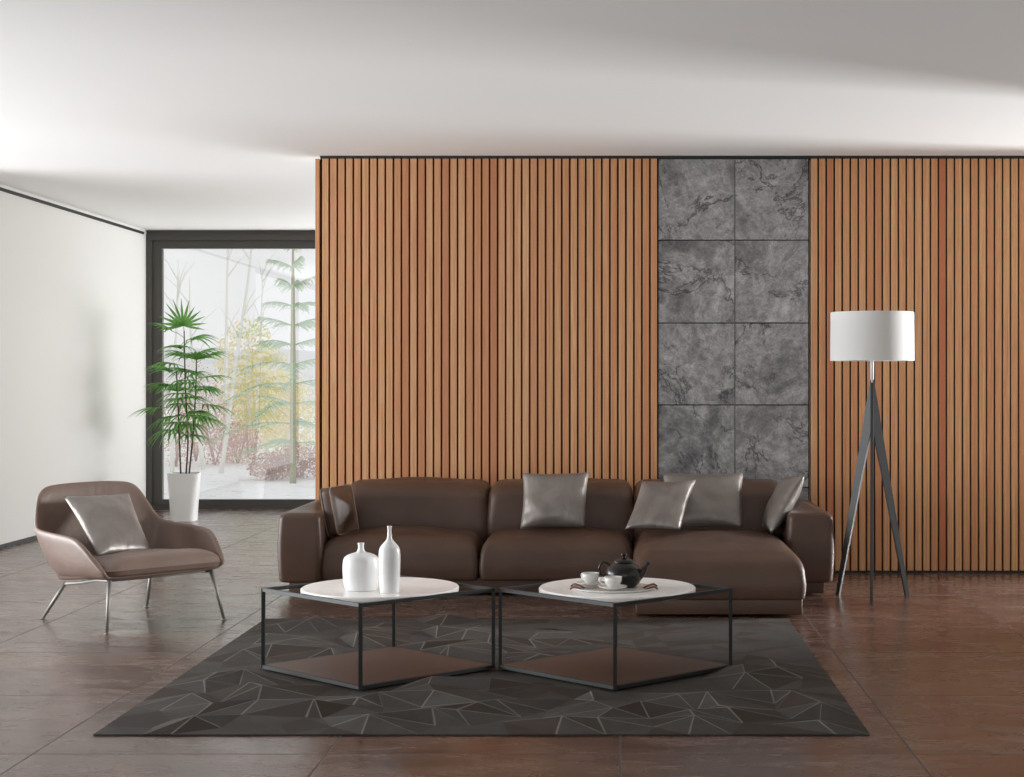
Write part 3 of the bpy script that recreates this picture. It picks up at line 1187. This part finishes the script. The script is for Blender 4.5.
for px, Y, rx, rz, mm, lab in ((176, 25, .5, .75, M_red, 'rusty red shrub at the left side of the window'),
                               (196, 26.5, .5, .85, M_red, 'rusty red shrub behind the palm canes'),
                               (215, 25.5, .45, .55, M_red, 'rusty red shrub between the birches'),
                               (238, 26, .4, .35, M_red, 'low rusty shrub under the yellow tree'),
                               (272, 21.8, .35, .2, M_brn, 'low brown bush at the foot of the fir'),
                               (252, 30, .8, .75, M_pale, 'pale beige thicket under the yellow trees'),
                               (296, 31, .8, .9, M_pale, 'pale beige thicket behind the brown bush'),
                               (300, 22.2, .42, .27, M_brn, 'brown bush right of the fir trunk')):
    p = root_at(px, Y)
    t = thing('shrub', lab, 'shrub', p, 0, 'shrubs outside the window')
    b = bmesh.new()
    for k in range(7):
        a = rr.uniform(0, 2 * PI)
        tube(b, [(0, 0, 0), (math.cos(a) * rx * .5, math.sin(a) * .2, rz * 1.5)], [.012, .004], 5)
    obj('twigs', b, M_brn, t)
    b = bmesh.new(); leaf_cloud(b, (0, 0, rz), (rx, .35, rz), 1400, .022, rr)
    obj('foliage', b, mm, t)
p = root_at(293, 21)
t = thing('fir_tree', 'green fir with drooping branches at the right of the window', 'tree', p)
b = bmesh.new(); tube(b, [(0, 0, 0), (.0, 0, 1.8), (0, 0, 3.5)], [.045, .035, .01], 9)
obj('trunk', b, M_fbark, t)
b = bmesh.new()
for lvl in range(11):
    z = .55 + lvl * .26
    for k in range(3):
        L = (1.05 * (1 - lvl / 14) + .1) * rr.uniform(.55, 1.1)
        a = k * 2 * PI / 3 + lvl * 1.3 + rr.uniform(-.4, .4)
        d = Vector((math.cos(a), math.sin(a), 0))
        s = Vector((-d.y, d.x, 0))
        dr = rr.uniform(.15, .5)
        bend = lambda f: Vector((0, 0, z)) + d * L * f + Vector((0, 0, .22 * f - dr * L * f * f))
        tube(b, [bend(q) for q in (0, .2, .4, .6, .8, 1)], [.010, .008, .006, .005, .003, .002], 4)
        for q in range(3, 22):
            f = q / 22
            c = bend(f)
            for sg in (-1, 1):
                tl = (L * .2 * (1.05 - f) + .05) * rr.uniform(.6, 1.2)
                e = c + (s * sg + d * .8).normalized() * tl + Vector((0, 0, -.02 - rr.uniform(0, .09)))
                w = Vector((0, 0, .009))
                b.faces.new([b.verts.new(c + w), b.verts.new(c - w), b.verts.new(e - w * .6), b.verts.new(e + w * .2)])
obj('branches', b, M_fir, t)

# ------------------------------------------------------------------ light
wd = bpy.data.worlds.new('overcast_sky')
S.world = wd
wd.use_nodes = True
bg = wd.node_tree.nodes['Background']
bg.inputs['Color'].default_value = (.90, .91, .93, 1)
bg.inputs['Strength'].default_value = 1.0


def area(name, loc, target, sx, sy, power, col=(1, 1, 1), spread=180):
    l = bpy.data.lights.new(name, 'AREA')
    l.shape = 'RECTANGLE'
    l.size, l.size_y, l.energy, l.color = sx, sy, power, col
    l.spread = math.radians(spread)
    o = bpy.data.objects.new(name, l)
    C.objects.link(o)
    o.location = loc
    o.rotation_euler = (Vector(target) - Vector(loc)).to_track_quat('-Z', 'Y').to_euler()
    return o


# daylight: long glazing on the left, tall window on the right, hidden part of the garden glazing; plus a fill lamp added behind the eye
area('left_daylight', (-8.4, 7.3, 1.2), (-1, 7.3, 1.9), 6.6, 2.8, 900, (.95, .98, 1))
area('right_window_daylight', (8.6, 10.9, 1.7), (0, 7.3, 1.2), 1.5, 2.2, 1700, (.97, .99, 1))
area('garden_daylight', (.3, 16.3, .8), (-2.0, 15.0, 3.4), 4.4, 1.8, 360, (.97, .99, 1))
area('front_fill', (-.5, -8, 1.5), (-.5, 6, 2.0), 9.0, 2.4, 150, (.97, .99, 1))

# ------------------------------------------------------------------ camera
cd = bpy.data.cameras.new('camera')
cd.sensor_fit = 'HORIZONTAL'
cd.sensor_width = 36
cd.lens = F / 1024 * 36
cd.shift_x = -(PX - 512) / 1024
cd.shift_y = (PY - 388.5) / 1024
cd.clip_end = 300
cam = bpy.data.objects.new('camera', cd)
C.objects.link(cam)
cam.location = (0, 0, H)
cam.rotation_euler = (PI / 2, 0, 0)
S.camera = cam

S.view_settings.view_transform = 'Standard'
S.view_settings.look = 'None'
S.view_settings.gamma = 1
S.view_settings.use_curve_mapping = False
S.view_settings.exposure = 0.0
S.cycles.use_denoising = True
S.cycles.max_bounces = 12
S.cycles.diffuse_bounces = 6
S.cycles.transparent_max_bounces = 16
